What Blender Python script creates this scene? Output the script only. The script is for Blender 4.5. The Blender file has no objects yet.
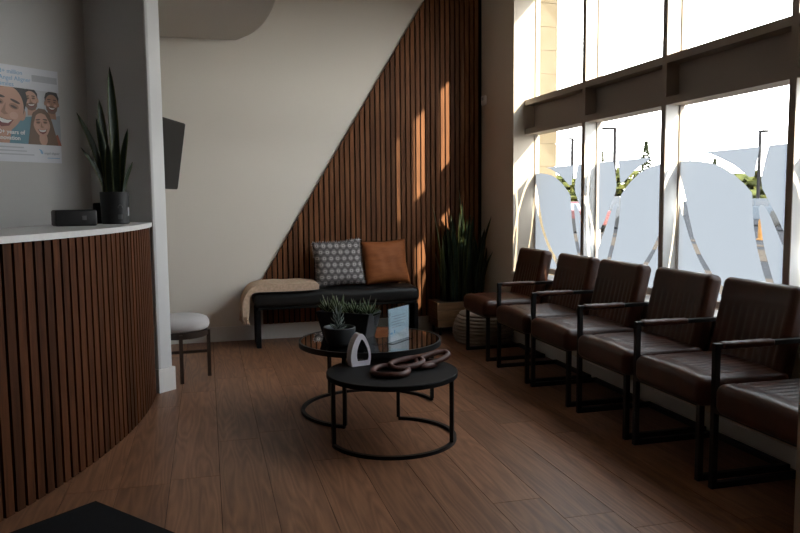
import bpy, bmesh, math, random
from mathutils import Vector, Matrix, noise
random.seed(7)
S = bpy.context.scene
COL = S.collection
# ------------------------------------------------------------------ camera
F_PX, YAW, PITCH, ROLL, EYE = 730.98, .257865, .0909194, -.00959678, 1.32
cy_, sy_, cp_, sp_ = math.cos(YAW), math.sin(YAW), math.cos(PITCH), math.sin(PITCH)
fw = Vector((sy_*cp_, cy_*cp_, -sp_)); rt0 = Vector((cy_, -sy_, 0)); up0 = rt0.cross(fw)
rt = rt0*math.cos(ROLL) + up0*math.sin(ROLL); up = -rt0*math.sin(ROLL) + up0*math.cos(ROLL)
cam_d = bpy.data.cameras.new('camera'); cam = bpy.data.objects.new('camera', cam_d); COL.objects.link(cam)
cam_d.sensor_width = 36; cam_d.lens = F_PX/800*36; cam_d.clip_end = 1000; cam_d.clip_start = .05
cam.matrix_world = Matrix(((rt.x, up.x, -fw.x, 0), (rt.y, up.y, -fw.y, 0), (rt.z, up.z, -fw.z, EYE), (0, 0, 0, 1)))
S.camera = cam
# ------------------------------------------------------------------ sky, sun, exposure
W = bpy.data.worlds.new('world'); S.world = W; W.use_nodes = True
wn = W.node_tree.nodes; wl = W.node_tree.links
tc = wn.new('ShaderNodeTexCoord'); sx = wn.new('ShaderNodeSeparateXYZ'); cr = wn.new('ShaderNodeValToRGB')
wl.new(tc.outputs['Generated'], sx.inputs[0]); wl.new(sx.outputs['Z'], cr.inputs[0])
cr.color_ramp.elements[0].position = 0; cr.color_ramp.elements[0].color = (1, .975, .945, 1)
cr.color_ramp.elements[1].position = .6; cr.color_ramp.elements[1].color = (.86, .92, 1, 1)
e = cr.color_ramp.elements.new(.15); e.color = (1, .98, .96, 1)
wl.new(cr.outputs[0], wn['Background'].inputs[0]); wn['Background'].inputs[1].default_value = 10.5
sun_d = bpy.data.lights.new('sun', 'SUN'); sun = bpy.data.objects.new('sun', sun_d); COL.objects.link(sun)
sun_d.energy = 17; sun_d.angle = math.radians(.6); sun_d.color = (1, .83, .58)
sun.rotation_euler = Vector((-.248, 1, -.273)).to_track_quat('-Z', 'Y').to_euler(); sun.location = (8, -20, 8)
S.view_settings.view_transform = 'Standard'; S.view_settings.look = 'None'
S.view_settings.exposure = 0.0; S.view_settings.gamma = 1; S.view_settings.use_curve_mapping = False
S.cycles.max_bounces = 10; S.cycles.diffuse_bounces = 6; S.cycles.transparent_max_bounces = 16
S.cycles.sample_clamp_indirect = 6; S.cycles.caustics_reflective = False

# ------------------------------------------------------------------ materials
MATS = {}
def mat(name, col, rough=.6, metal=0, spec=.5, var=0, vscale=(8, 8, 8), bump=0, bscale=200, col2=None, coat=0):
    if name in MATS: return MATS[name]
    m = bpy.data.materials.new(name); m.use_nodes = True; n = m.node_tree.nodes; l = m.node_tree.links
    b = n['Principled BSDF']; b.inputs['Base Color'].default_value = (*col, 1); b.inputs['Roughness'].default_value = rough
    b.inputs['Metallic'].default_value = metal; b.inputs['Specular IOR Level'].default_value = spec
    b.inputs['Coat Weight'].default_value = coat
    t = n.new('ShaderNodeTexCoord')
    if var or col2:
        mp = n.new('ShaderNodeMapping'); mp.inputs['Scale'].default_value = vscale; l.new(t.outputs['Object'], mp.inputs[0])
        no = n.new('ShaderNodeTexNoise'); no.inputs['Scale'].default_value = 1; no.inputs['Detail'].default_value = 4
        l.new(mp.outputs[0], no.inputs[0])
        r = n.new('ShaderNodeValToRGB'); l.new(no.outputs[0], r.inputs[0])
        c2 = col2 or tuple(c*(1-var) for c in col)
        r.color_ramp.elements[0].color = (*c2, 1); r.color_ramp.elements[1].color = (*col, 1)
        r.color_ramp.elements[0].position = .35; r.color_ramp.elements[1].position = .65
        l.new(r.outputs[0], b.inputs['Base Color'])
    if bump:
        no2 = n.new('ShaderNodeTexNoise'); no2.inputs['Scale'].default_value = bscale; l.new(t.outputs['Object'], no2.inputs[0])
        bp = n.new('ShaderNodeBump'); bp.inputs['Strength'].default_value = bump; bp.inputs['Distance'].default_value = .002
        l.new(no2.outputs[0], bp.inputs['Height']); l.new(bp.outputs[0], b.inputs['Normal'])
    MATS[name] = m; return m

def wood(name, dark, light, scale, rough=.5, ring=0, tone_amt=.35, spec=.5):
    """grain noise stretched along one axis; the 'tone' attribute shifts each board"""
    m = bpy.data.materials.new(name); m.use_nodes = True; n = m.node_tree.nodes; l = m.node_tree.links
    b = n['Principled BSDF']; b.inputs['Roughness'].default_value = rough; b.inputs['Specular IOR Level'].default_value = spec
    t = n.new('ShaderNodeTexCoord'); a = n.new('ShaderNodeAttribute'); a.attribute_name = 'tone'
    ad = n.new('ShaderNodeVectorMath'); ad.operation = 'MULTIPLY_ADD'; l.new(a.outputs['Color'], ad.inputs[0])
    ad.inputs[1].default_value = (37, 53, 71); l.new(t.outputs['Object'], ad.inputs[2])
    mp = n.new('ShaderNodeMapping'); mp.inputs['Scale'].default_value = scale; l.new(ad.outputs[0], mp.inputs[0])
    no = n.new('ShaderNodeTexNoise'); no.inputs['Scale'].default_value = 1; no.inputs['Detail'].default_value = 6; no.inputs['Roughness'].default_value = .65
    l.new(mp.outputs[0], no.inputs[0]); fac = no.outputs[0]
    if ring:
        mp2 = n.new('ShaderNodeMapping'); mp2.inputs['Scale'].default_value = (7, .55, 7); l.new(ad.outputs[0], mp2.inputs[0])
        n2 = n.new('ShaderNodeTexNoise'); n2.inputs['Scale'].default_value = 1; n2.inputs['Detail'].default_value = 2; l.new(mp2.outputs[0], n2.inputs[0])
        mu = n.new('ShaderNodeMath'); mu.operation = 'MULTIPLY'; mu.inputs[1].default_value = ring; l.new(n2.outputs[0], mu.inputs[0])
        fr = n.new('ShaderNodeMath'); fr.operation = 'PINGPONG'; fr.inputs[1].default_value = .5; l.new(mu.outputs[0], fr.inputs[0])
        mx = n.new('ShaderNodeMix'); mx.data_type = 'FLOAT'; mx.inputs[0].default_value = .33
        l.new(no.outputs[0], mx.inputs[2]); l.new(fr.outputs[0], mx.inputs[3]); fac = mx.outputs[0]
    r = n.new('ShaderNodeValToRGB'); l.new(fac, r.inputs[0])
    r.color_ramp.elements[0].color = (*dark, 1); r.color_ramp.elements[1].color = (*light, 1)
    r.color_ramp.elements[0].position = .28; r.color_ramp.elements[1].position = .68
    hs = n.new('ShaderNodeHueSaturation'); l.new(r.outputs[0], hs.inputs['Color'])
    mr = n.new('ShaderNodeMapRange'); mr.inputs[3].default_value = 1-tone_amt; mr.inputs[4].default_value = 1+tone_amt
    l.new(a.outputs['Fac'], mr.inputs[0]); l.new(mr.outputs[0], hs.inputs['Value'])
    l.new(hs.outputs[0], b.inputs['Base Color'])
    bp = n.new('ShaderNodeBump'); bp.inputs['Strength'].default_value = .15; bp.inputs['Distance'].default_value = .002
    l.new(fac, bp.inputs['Height']); l.new(bp.outputs[0], b.inputs['Normal'])
    MATS[name] = m; return m

def glassy(name, tint=(1, 1, 1), gloss=.06, rough=0.0):
    m = bpy.data.materials.new(name); m.use_nodes = True; n = m.node_tree.nodes; l = m.node_tree.links
    n.remove(n['Principled BSDF'])
    tr = n.new('ShaderNodeBsdfTransparent'); tr.inputs[0].default_value = (*tint, 1)
    gl = n.new('ShaderNodeBsdfGlossy'); gl.inputs['Roughness'].default_value = rough
    lw = n.new('ShaderNodeLayerWeight'); lw.inputs[0].default_value = .5
    pw = n.new('ShaderNodeMath'); pw.operation = 'POWER'; pw.inputs[1].default_value = 5; l.new(lw.outputs['Facing'], pw.inputs[0])
    mu = n.new('ShaderNodeMath'); mu.operation = 'MULTIPLY_ADD'; mu.inputs[1].default_value = gloss; mu.inputs[2].default_value = .04*gloss; mu.use_clamp = True
    l.new(pw.outputs[0], mu.inputs[0])
    mx = n.new('ShaderNodeMixShader'); l.new(mu.outputs[0], mx.inputs[0]); l.new(tr.outputs[0], mx.inputs[1]); l.new(gl.outputs[0], mx.inputs[2])
    l.new(mx.outputs[0], n['Material Output'].inputs[0]); MATS[name] = m; return m

def film_mat():
    m = bpy.data.materials.new('frosted_vinyl'); m.use_nodes = True; n = m.node_tree.nodes; l = m.node_tree.links
    n.remove(n['Principled BSDF'])
    tl = n.new('ShaderNodeBsdfTranslucent'); tl.inputs[0].default_value = (.135, .149, .170, 1)
    df = n.new('ShaderNodeBsdfDiffuse'); df.inputs[0].default_value = (.7, .72, .74, 1)
    mx = n.new('ShaderNodeMixShader'); mx.inputs[0].default_value = .15
    l.new(tl.outputs[0], mx.inputs[1]); l.new(df.outputs[0], mx.inputs[2]); l.new(mx.outputs[0], n['Material Output'].inputs[0])
    return m

M_WALL = mat('wall_paint', (.80, .745, .665), .85, spec=.2, bump=.08, bscale=160)
M_WALLD = mat('reception_paint', (.60, .595, .59), .85, spec=.2, bump=.08, bscale=160)
M_FAR = mat('far_room_paint', (.24, .21, .18), .9, spec=.1)
M_TAUPE = mat('window_wall_paint', (.63, .555, .46), .85, spec=.2, bump=.08, bscale=160)
M_CEIL = mat('ceiling_paint', (.66, .62, .56), .9, spec=.1)
M_TRIM = mat('white_trim', (.74, .715, .68), .5)
M_FRAME = mat('taupe_aluminium', (.33, .28, .24), .45, spec=.5)
M_FRAME_SUNLIT = mat('sunlit_frame_metal', (.84, .83, .80), .5)  # lit copy of the frame metal: sunlight on mullion sides put into the colour
M_BLACK = mat('black_metal', (.008, .008, .0085), .5, spec=.3)
M_BLACKW = mat('black_wood', (.006, .0057, .006), .6, spec=.12, bump=.1, bscale=90)
M_PLASTIC = mat('black_plastic', (.012, .012, .013), .5, spec=.3)
M_SCREEN = mat('tv_screen', (.012, .0115, .011), .55, spec=.25)
M_RUBBER = mat('black_mat', (.012, .012, .013), .95, spec=.1, bump=.6, bscale=300)
M_FLOOR = wood('oak_planks', (.138, .060, .030), (.32, .154, .083), (26, 1.6, 26), .42, ring=16, tone_amt=.16, spec=.28)
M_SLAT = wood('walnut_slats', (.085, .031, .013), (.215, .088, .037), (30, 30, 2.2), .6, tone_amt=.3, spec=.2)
M_SLAT_SHADED = wood('shaded_walnut_slats', (.030, .0095, .0042), (.092, .033, .0135), (30, 30, 2.2), .65, tone_amt=.3, spec=.08)  # same walnut as the back wall, counter's shade put into the colour
M_PLANTERW = wood('planter_wood', (.15, .078, .038), (.28, .16, .08), (4, 30, 30), .6, tone_amt=.1, spec=.25)
M_CHAINW = wood('chain_wood', (.045, .015, .011), (.085, .03, .021), (20, 20, 20), .45, tone_amt=.1, spec=.3)
M_STOOLW = wood('stool_wood', (.016, .010, .007), (.035, .021, .014), (20, 20, 4), .45, tone_amt=.1)
M_FELT = mat('black_felt', (.008, .007, .006), .95, spec=.05)
M_LEATH = mat('brown_leather', (.070, .020, .0085), .36, spec=.36, col2=(.036, .0105, .005), vscale=(5, 5, 5), bump=.25, bscale=260)
M_LEATHB = mat('black_leather', (.010, .010, .010), .45, spec=.35, bump=.2, bscale=220)
M_COGNAC = mat('cognac_leather', (.32, .105, .035), .65, spec=.2, col2=(.25, .08, .026), vscale=(7, 7, 30), bump=.3, bscale=200)
M_THROW = mat('tan_wool', (.66, .49, .36), .95, col2=(.53, .39, .28), vscale=(40, 40, 40), bump=1, bscale=180, spec=.1)
M_STOOLF = mat('pale_grey_fabric', (.46, .435, .43), .95, bump=.5, bscale=400, spec=.1)
M_STONE = mat('quartz_top', (.62, .61, .60), .3, var=.06, vscale=(40, 40, 40))
M_GLASS = glassy('window_glass', (.97, .985, .98), .8)
M_FILM = film_mat()
M_TABLEGLASS = glassy('smoked_glass', (.20, .19, .18), 2.2)
M_ACRYL = glassy('clear_acrylic', (.93, .95, .96), 1.6)
M_PAPER = mat('poster_paper', (.72, .74, .80), .5)
M_CARD = mat('card_blue_white', (.55, .68, .76), .5)
M_INKB = mat('blue_ink', (.22, .44, .66), .6)
M_INKD = mat('grey_ink', (.33, .36, .42), .6)
M_INKL = mat('pale_grey_ink', (.50, .52, .57), .6)
M_INKW = mat('white_ink', (.85, .85, .85), .6)
M_LEAF = mat('snake_leaf_green', (.016, .032, .017), .45, col2=(.03, .05, .028), vscale=(60, 60, 25))
M_LEAFY = mat('snake_leaf_margin', (.10, .115, .04), .45)
M_SUCC = mat('succulent_green', (.085, .115, .05), .6, spec=.25, col2=(.045, .06, .03), vscale=(30, 30, 30))
M_SOIL = mat('soil', (.03, .022, .017), .95)
M_CERAM = mat('charcoal_ceramic', (.022, .024, .028), .55, spec=.3)
M_CERAMG = mat('grey_ceramic', (.03, .034, .037), .55, spec=.3)
M_ASPH = mat('asphalt', (.030, .031, .034), 1, spec=0, col2=(.025, .026, .029), vscale=(1, 1, 1))
M_CONC = mat('concrete_walk', (.058, .049, .041), 1, spec=0, col2=(.05, .042, .035), vscale=(2, 2, 2))
M_CREAM = mat('cream_stone', (.125, .108, .080), 1, spec=0, col2=(.115, .097, .068), vscale=(6, 6, 6))
M_CHROME = mat('polished_metal', (.75, .75, .78), .12, metal=1)
M_WCER = mat('white_resin', (.92, .88, .93), .4); M_WCER.node_tree.nodes['Principled BSDF'].inputs['Transmission Weight'].default_value = .2

# ------------------------------------------------------------------ mesh helpers
def obj(name, bm, m, parent=None, smooth=False, tone=None):
    me = bpy.data.meshes.new(name)
    bmesh.ops.recalc_face_normals(bm, faces=bm.faces[:]) if bm.faces else None
    bm.to_mesh(me); bm.free()
    for x in (m if isinstance(m, (list, tuple)) else [m]): me.materials.append(x)
    if smooth:
        for p in me.polygons: p.use_smooth = True
        if smooth != True:
            me.set_sharp_from_angle(angle=math.radians(smooth))
    if tone is not None:                       # one random number per connected board
        at = me.color_attributes.new('tone', 'FLOAT_COLOR', 'POINT')
        for i, v in enumerate(tone(me)): at.data[i].color = (v, v, v, 1)
    o = bpy.data.objects.new(name, me); COL.objects.link(o)
    if parent: o.parent = parent
    return o
def tag(o, label=None, cat=None, group=None, kind=None):
    if label: o['label'] = label
    if cat: o['category'] = cat
    if group: o['group'] = group
    if kind: o['kind'] = kind
    return o
def struct(name, bm, m, parent=None, **k):
    o = obj(name, bm, m, parent, **k)
    o['kind'] = 'structure'; return o
def thing(name, label, cat, loc=(0, 0, 0), rz=0, group=None):
    o = bpy.data.objects.new(name, None); COL.objects.link(o); o.location = loc; o.rotation_euler = (0, 0, rz)
    o.empty_display_size = .1
    return tag(o, label, cat, group)
def kids(o): return [c for c in bpy.data.objects if c.parent == o]
def dup(root, loc=None, rz=None, label=None):
    r = root.copy(); COL.objects.link(r)
    if loc is not None: r.location = loc
    if rz is not None: r.rotation_euler = (0, 0, rz)
    if label: r['label'] = label
    for c in kids(root):
        d = c.copy(); COL.objects.link(d); d.parent = r
        for g in kids(c):
            h = g.copy(); COL.objects.link(h); h.parent = d
    return r
def BM(): return bmesh.new()
def box(bm, a, b, rot=None, mi=0):
    vs = [Vector((x, y, z)) for x in (a[0], b[0]) for y in (a[1], b[1]) for z in (a[2], b[2])]
    if rot:
        c = (Vector(a)+Vector(b))/2; vs = [c+rot @ (v-c) for v in vs]
    v = [bm.verts.new(p) for p in vs]
    for f in ((0, 1, 3, 2), (4, 6, 7, 5), (0, 4, 5, 1), (2, 3, 7, 6), (0, 2, 6, 4), (1, 5, 7, 3)):
        bm.faces.new([v[i] for i in f]).material_index = mi
    return v
def bbox(a, b, bev=.004, seg=2):
    bm = BM(); box(bm, a, b)
    bmesh.ops.bevel(bm, geom=bm.edges[:], offset=bev, segments=seg, affect='EDGES', profile=.5); return bm
def prism(bm, pts, z0, z1, mi=0, axis='z', M=None):
    """extrude a 2-D outline between z0 and z1 (axis z: xy outline; x: yz outline; y: xz outline)"""
    def P(p, z):
        v = Vector((p[0], p[1], z)) if axis == 'z' else Vector((z, p[0], p[1])) if axis == 'x' else Vector((p[0], z, p[1]))
        return M @ v if M else v
    A = [bm.verts.new(P(p, z0)) for p in pts]; B = [bm.verts.new(P(p, z1)) for p in pts]; n = len(pts)
    fs = [bm.faces.new(A[::-1]), bm.faces.new(B)]
    for i in range(n): fs.append(bm.faces.new((A[i], A[(i+1) % n], B[(i+1) % n], B[i])))
    for f in fs: f.material_index = mi
    return fs
def tube(bm, pts, r, seg=10, closed=False, sq=1.0, mi=0):
    pts = [Vector(p) for p in pts]; n = len(pts); rings = []
    rr = r if isinstance(r, (list, tuple)) else [r]*n
    upv = Vector((0, 0, 1)); prev = None
    for i, p in enumerate(pts):
        if closed: t = pts[(i+1) % n]-pts[i-1]
        else: t = pts[min(i+1, n-1)]-pts[max(i-1, 0)]
        t.normalize()
        if prev is None:
            a = upv if abs(t.z) < .9 else Vector((1, 0, 0)); u = (a-t*a.dot(t)).normalized()
        else: u = (prev-t*prev.dot(t)).normalized()
        prev = u; w = t.cross(u)
        rings.append([bm.verts.new(p+(u*math.cos(2*math.pi*k/seg)*sq+w*math.sin(2*math.pi*k/seg))*rr[i]) for k in range(seg)])
    for i in range(n if closed else n-1):
        A, B = rings[i], rings[(i+1) % n]
        for k in range(seg): bm.faces.new((A[k], A[(k+1) % seg], B[(k+1) % seg], B[k])).material_index = mi
    if not closed:
        bm.faces.new(rings[0][::-1]).material_index = mi; bm.faces.new(rings[-1]).material_index = mi
def lathe(bm, prof, c=(0, 0, 0), seg=40, mi=0):
    rings = []
    for r, z in prof:
        if r < 1e-6: rings.append([bm.verts.new((c[0], c[1], c[2]+z))])
        else: rings.append([bm.verts.new((c[0]+r*math.cos(2*math.pi*k/seg), c[1]+r*math.sin(2*math.pi*k/seg), c[2]+z)) for k in range(seg)])
    for A, B in zip(rings, rings[1:]):
        for k in range(seg):
            k2 = (k+1) % seg
            if len(A) == 1 and len(B) == 1: continue
            if len(A) == 1: f = bm.faces.new((A[0], B[k2], B[k]))
            elif len(B) == 1: f = bm.faces.new((A[k], A[k2], B[0]))
            else: f = bm.faces.new((A[k], A[k2], B[k2], B[k]))
            f.material_index = mi
def rbox(size, r, n=(24, 24, 6), disp=None, M=None):
    """closed rounded cushion: surface grid of a box, edges rounded by radius r, then displaced"""
    bm = BM(); h = [s/2 for s in size]; r = min(r, *h)
    def axis(hh, k):
        e = [-hh, -hh+r*.12, -hh+r*.3, -hh+r*.55, -hh+r*.8, -hh+r]; inner = 2*(hh-r)
        mid = [-hh+r+inner*i/k for i in range(1, k)] if inner > 1e-6 else []
        return e + mid + [-x for x in (e[::-1] if inner > 1e-6 else e[:-1][::-1])]
    ax = [axis(h[i], n[i]) for i in range(3)]; vd = {}
    def V(i, j, k):
        key = (i, j, k)
        if key not in vd:
            p = Vector((ax[0][i], ax[1][j], ax[2][k])); q = Vector([max(-(h[t]-r), min(h[t]-r, p[t])) for t in range(3)])
            d = p-q
            if d.length > 1e-9: p = q+d.normalized()*r
            if disp: p = disp(p)
            vd[key] = bm.verts.new(M @ p if M else p)
        return vd[key]
    N = [len(a) for a in ax]
    for a, b, c in ((0, 1, 2), (1, 2, 0), (2, 0, 1)):
        for side in (0, N[c]-1):
            for i in range(N[a]-1):
                for j in range(N[b]-1):
                    q = []
                    for di, dj in ((0, 0), (1, 0), (1, 1), (0, 1)):
                        t = [0, 0, 0]; t[a] = i+di; t[b] = j+dj; t[c] = side; q.append(V(*t))
                    bm.faces.new(q)
    return bm
def smoothcurve(pts, k=6, closed=False):
    """Catmull-Rom through points"""
    P = [Vector(p) for p in pts]; out = []; n = len(P)
    for i in range(n if closed else n-1):
        if closed: a, b, c, d = P[i-1], P[i], P[(i+1) % n], P[(i+2) % n]
        else: a, b, c, d = P[max(i-1, 0)], P[i], P[i+1], P[min(i+2, n-1)]
        for s in range(k):
            t = s/k
            out.append(.5*((2*b)+(c-a)*t+(2*a-5*b+4*c-d)*t*t+(-a+3*b-3*c+d)*t**3))
    if not closed: out.append(P[-1])
    return out
def islands_tone(vpi):
    def f(me):
        rnd = random.Random(3); return [v for i in range(len(me.vertices)//vpi) for v in [rnd.random()]*vpi]
    return f
def rand_tone(me): return [.5]*len(me.vertices)
def lettering(name, body, size, m, parent, loc, rot, align='LEFT', bold=0):
    c = bpy.data.curves.new(name, 'FONT'); c.body = body; c.size = size; c.align_x = align; c.extrude = .0004; c.offset = bold
    t = bpy.data.objects.new(name, c); COL.objects.link(t); bpy.context.view_layer.update()
    me = bpy.data.meshes.new_from_object(t.evaluated_get(bpy.context.evaluated_depsgraph_get())); bpy.data.objects.remove(t)
    me.name = name; me.materials.clear(); me.materials.append(m)
    o = bpy.data.objects.new(name, me); COL.objects.link(o); o.parent = parent; o.location = loc; o.rotation_euler = rot; return o

# ------------------------------------------------------------------ floor, ceiling, walls
XW, XF, XG, XO = 2.73, 2.84, 2.95, 2.985          # room face, frame front, glass, outer face of the window wall
YB, YJ, HEAD, CEIL = 7.05, 6.25, 3.2, 3.9
bm = BM(); rnd = random.Random(11)
w = .2285; x = -.205-22*w
while x < XW:
    y = -3-rnd.random()*1.6
    while y < YB:
        L = 1.5+.35*(rnd.random()-.5)
        a, b = max(x+.0012, -5), min(x+w-.0012, XW+.0); c, d = max(y+.001, -3), min(y+L-.001, YB)
        if b > a and d > c: box(bm, (a, c, -.02), (b, d, 0))
        y += L
    x += w
struct('floor', bm, M_FLOOR, tone=islands_tone(8))
bm = BM(); box(bm, (-5.2, -3.2, -.25), (XO, YB+.2, -.004)); struct('floor_base', bm, M_FELT)
bm = BM(); box(bm, (-5.2, -3.2, CEIL), (XO+.1, YB+.2, CEIL+.2)); struct('ceiling', bm, M_CEIL)
# lowered ceiling with the curved edge
edge = smoothcurve([(.315, YB, 0), (.43, 6.77, 0), (.505, 6.41, 0), (.54, 5.96, 0), (.54, 5.5, 0), (.5, 4.9, 0), (.35, 4.1, 0), (.05, 3.2, 0), (-.5, 2.3, 0), (-1.3, 1.5, 0)], 8)
bm = BM(); prism(bm, [(p.x, p.y) for p in edge]+[(-5, .6), (-5, YB)], 2.8, CEIL-.001); struct('ceiling_soffit', bm, M_CEIL)
bm = BM(); box(bm, (-5.2, YB, -.2), (XO, YB+.2, CEIL)); struct('wall_back', bm, M_WALL)
bm = BM(); box(bm, (-5.2, -3.2, -.2), (-5, YB, CEIL)); struct('wall_left', bm, M_FAR)
bm = BM(); box(bm, (-5, -3.2, -.2), (XO, -3, CEIL)); struct('wall_front', bm, M_FAR)
# window wall: solid ends, low wall under the sill, wall above the head
Y0W = 2.4
bm = BM()
box(bm, (XW, YJ, -.2), (XO, YB, CEIL)); box(bm, (XW, -3, -.2), (XO, Y0W, CEIL))
box(bm, (XW, Y0W, -.2), (XO, YJ, .63)); box(bm, (XW, Y0W, HEAD), (XO, YJ, CEIL))
struct('wall_right', bm, M_TAUPE)
bm = BM(); box(bm, (1.44, 1.36, 0), (XW, 1.5, CEIL)); struct('wall_entry', bm, M_TAUPE)
bm = BM(); box(bm, (XW-.014, 1.5, 0), (XW, YB-.012, .10)); struct('baseboard_right', bm, M_TRIM)
bm = BM(); box(bm, (-1.2, YB-.014, 0), (XW-.014, YB, .14)); struct('baseboard_back', bm, M_TRIM)
bm = BM(); box(bm, (XW-.02, Y0W, .63), (XG-.05, YJ, .655)); struct('trim_sill', bm, M_TRIM)

# ------------------------------------------------------------------ windows
MUL = [(6.25, 6.25), (5.147, 5.195), (4.12, 4.167), (3.053, 3.099), (Y0W, Y0W)]
for k in (1, 2, 3):
    a, b = MUL[k]
    bm = BM(); box(bm, (XF, a, .655), (XF+.004, b, HEAD), mi=0); box(bm, (XF+.004, a, .655), (XO, b, 1.93), mi=1); box(bm, (XF+.004, a, 1.93), (XO, b, 2.19), mi=0); box(bm, (XF+.004, a, 2.19), (XO, b, HEAD), mi=1)  # sides coloured as sunlit, left taupe in the dark recess between the rails
    struct('trim_%d' % k, bm, [M_FRAME, M_FRAME_SUNLIT])
PAT = {   # clear bands leave these film pieces: u = distance from the bay's mirror edge, z = height
 'upper': [(.205, 1.593), (.709, 1.592), (.69, 1.5), (.676, 1.431), (.635, 1.428), (.504, 1.502), (.374, 1.552), (.29, 1.58)],
 'egg': [(.0, 1.548), (.1, 1.548), (.203, 1.537), (.308, 1.522), (.408, 1.493), (.506, 1.448), (.6, 1.39), (.663, 1.34), (.671, 1.241), (.688, 1.137), (.718, 1.028), (.747, .957), (.782, .877), (.84, .78), (.93, .665),
         (.56, .665), (.443, .788), (.344, .855), (.234, .963), (.154, 1.071), (.11, 1.176), (.061, 1.314), (.02, 1.42), (0, 1.46)],
 'side': [(.782, 1.595), (1, 1.594), (1, 1.05), (.93, 1.115), (.902, 1.145), (.857, 1.213), (.793, 1.293), (.738, 1.368), (.729, 1.419), (.758, 1.53)],
 'slip': [(.731, 1.278), (.766, 1.263), (.81, 1.212), (.854, 1.143), (.89, 1.085), (1, .92), (1, .665), (.96, .665), (.88, .80), (.844, .873), (.813, .942), (.786, 1.001), (.758, 1.082), (.736, 1.18), (.718, 1.252)],
 'base': [(0, 1.27), (.061, 1.16), (.11, 1.069), (.157, 1.0), (.215, .927), (.281, .855), (.37, .78), (.48, .665), (0, .665)]}
for k in range(4):
    hi, lo = MUL[k][0], MUL[k+1][1]
    bm = BM()
    box(bm, (XF, lo, 2.163), (XO, hi, 2.212)); box(bm, (XF, lo, 1.902), (XO, hi, 1.952))        # two rails
    box(bm, (XG-.03, lo, .655), (XO, hi, .70)); box(bm, (XF, lo, HEAD-.04), (XO, hi, HEAD))
    box(bm, (XG-.018, lo, 1.952), (XG, hi, 2.163), mi=0)                                            # solid band between them
    for z0, z1 in ((.70, 1.902), (2.212, HEAD-.04)):
        for ya, yb in ((lo, lo+.012), (hi-.012, hi)): box(bm, (XG-.012, ya, z0), (XG+.02, yb, z1))
    wdw = struct('window_%d' % (k+1), bm, M_FRAME)
    for nm, z0, z1 in (('lower_pane', .70, 1.902), ('upper_pane', 2.212, HEAD-.04)):
        bm = BM(); box(bm, (XG+.001, lo+.012, z0), (XG+.007, hi-.012, z1)); obj(nm, bm, M_GLASS, wdw)
    bm = BM(); span = hi-lo-.024
    for pc in PAT.values():
        pts = []
        for u, z in pc:
            u = min(u/1.021, 1)*span
            yy = (hi-.012-u) if k % 2 == 0 else (lo+.012+u)
            pts.append((yy, max(z, .70)))
        bm.faces.new([bm.verts.new((XG-.0005, *q)) for q in pts])
    obj('frosted_film', bm, M_FILM, wdw)

# ------------------------------------------------------------------ slatted wall panel with the diagonal edge
bm = BM(); p = .0512; x = .495; i = 0
dia = lambda x: .589+(x-.505)*1.649
while x+.037 < XW-.01:
    zt = [max(.149, min(CEIL-.01, dia(q))) for q in (x, x+.037)]
    z0 = .147
    a = [bm.verts.new(v) for v in ((x, YB-.028, z0), (x+.037, YB-.028, z0), (x+.037, YB-.028, zt[1]), (x, YB-.028, zt[0]))]
    b = [bm.verts.new(v) for v in ((x, YB-.009, z0), (x+.037, YB-.009, z0), (x+.037, YB-.009, zt[1]), (x, YB-.009, zt[0]))]
    bm.faces.new(a); bm.faces.new(b[::-1])
    for q in range(4): bm.faces.new((a[q], b[q], b[(q+1) % 4], a[(q+1) % 4]))
    x += p
sl = thing('slat_panel', 'dark walnut vertical slat cladding with a long diagonal left edge on the back wall', 'wall panel', (0, 0, 0))
obj('slats', bm, M_SLAT, sl, tone=islands_tone(8))
bm = BM(); prism(bm, [(.495, .147), (XW-.006, .147), (XW-.006, CEIL-.01), ((CEIL-.01-.589)/1.649+.505, CEIL-.01), (.495, .575)], YB-.009, YB-.0005, axis='y')
obj('backing', bm, M_FELT, sl)

# ------------------------------------------------------------------ reception partition (angled wall, nook and white end)
d1 = Vector((-.68, .73, 0)).normalized(); d2 = Vector((.73, .68, 0)).normalized()       # panel direction, end-face direction
E0 = Vector((-.352, 5.243, 0)); E1 = E0+d2*.118
C0 = E0+d1*.655; far = C0-d2*2.6
o1 = [E0+d1*.012-d2*0, E0+d2*.012]     # small rounded arris
outline = [E0+d1*.02, E0+d1*.006+d2*.004, E0+d2*.02, E1-d2*.004, E1+d1*.02, E1+d1*(.655+.15), far+d1*.15, far, C0]
bm = BM(); prism(bm, [(q.x, q.y) for q in outline], 0, 2.8); struct('wall_reception', bm, M_WALLD)
bm = BM(); n_ = -d1*.014
prism(bm, [(q.x, q.y) for q in (E0-d2*.012+n_, E1+d2*.014+n_, E1+d2*.014+d1*.5, E1+d1*.5, E1, E0, E0+d1*.05, E0+d1*.05-d2*.012)], 0, .165)
struct('baseboard_partition', bm, M_TRIM)

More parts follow.
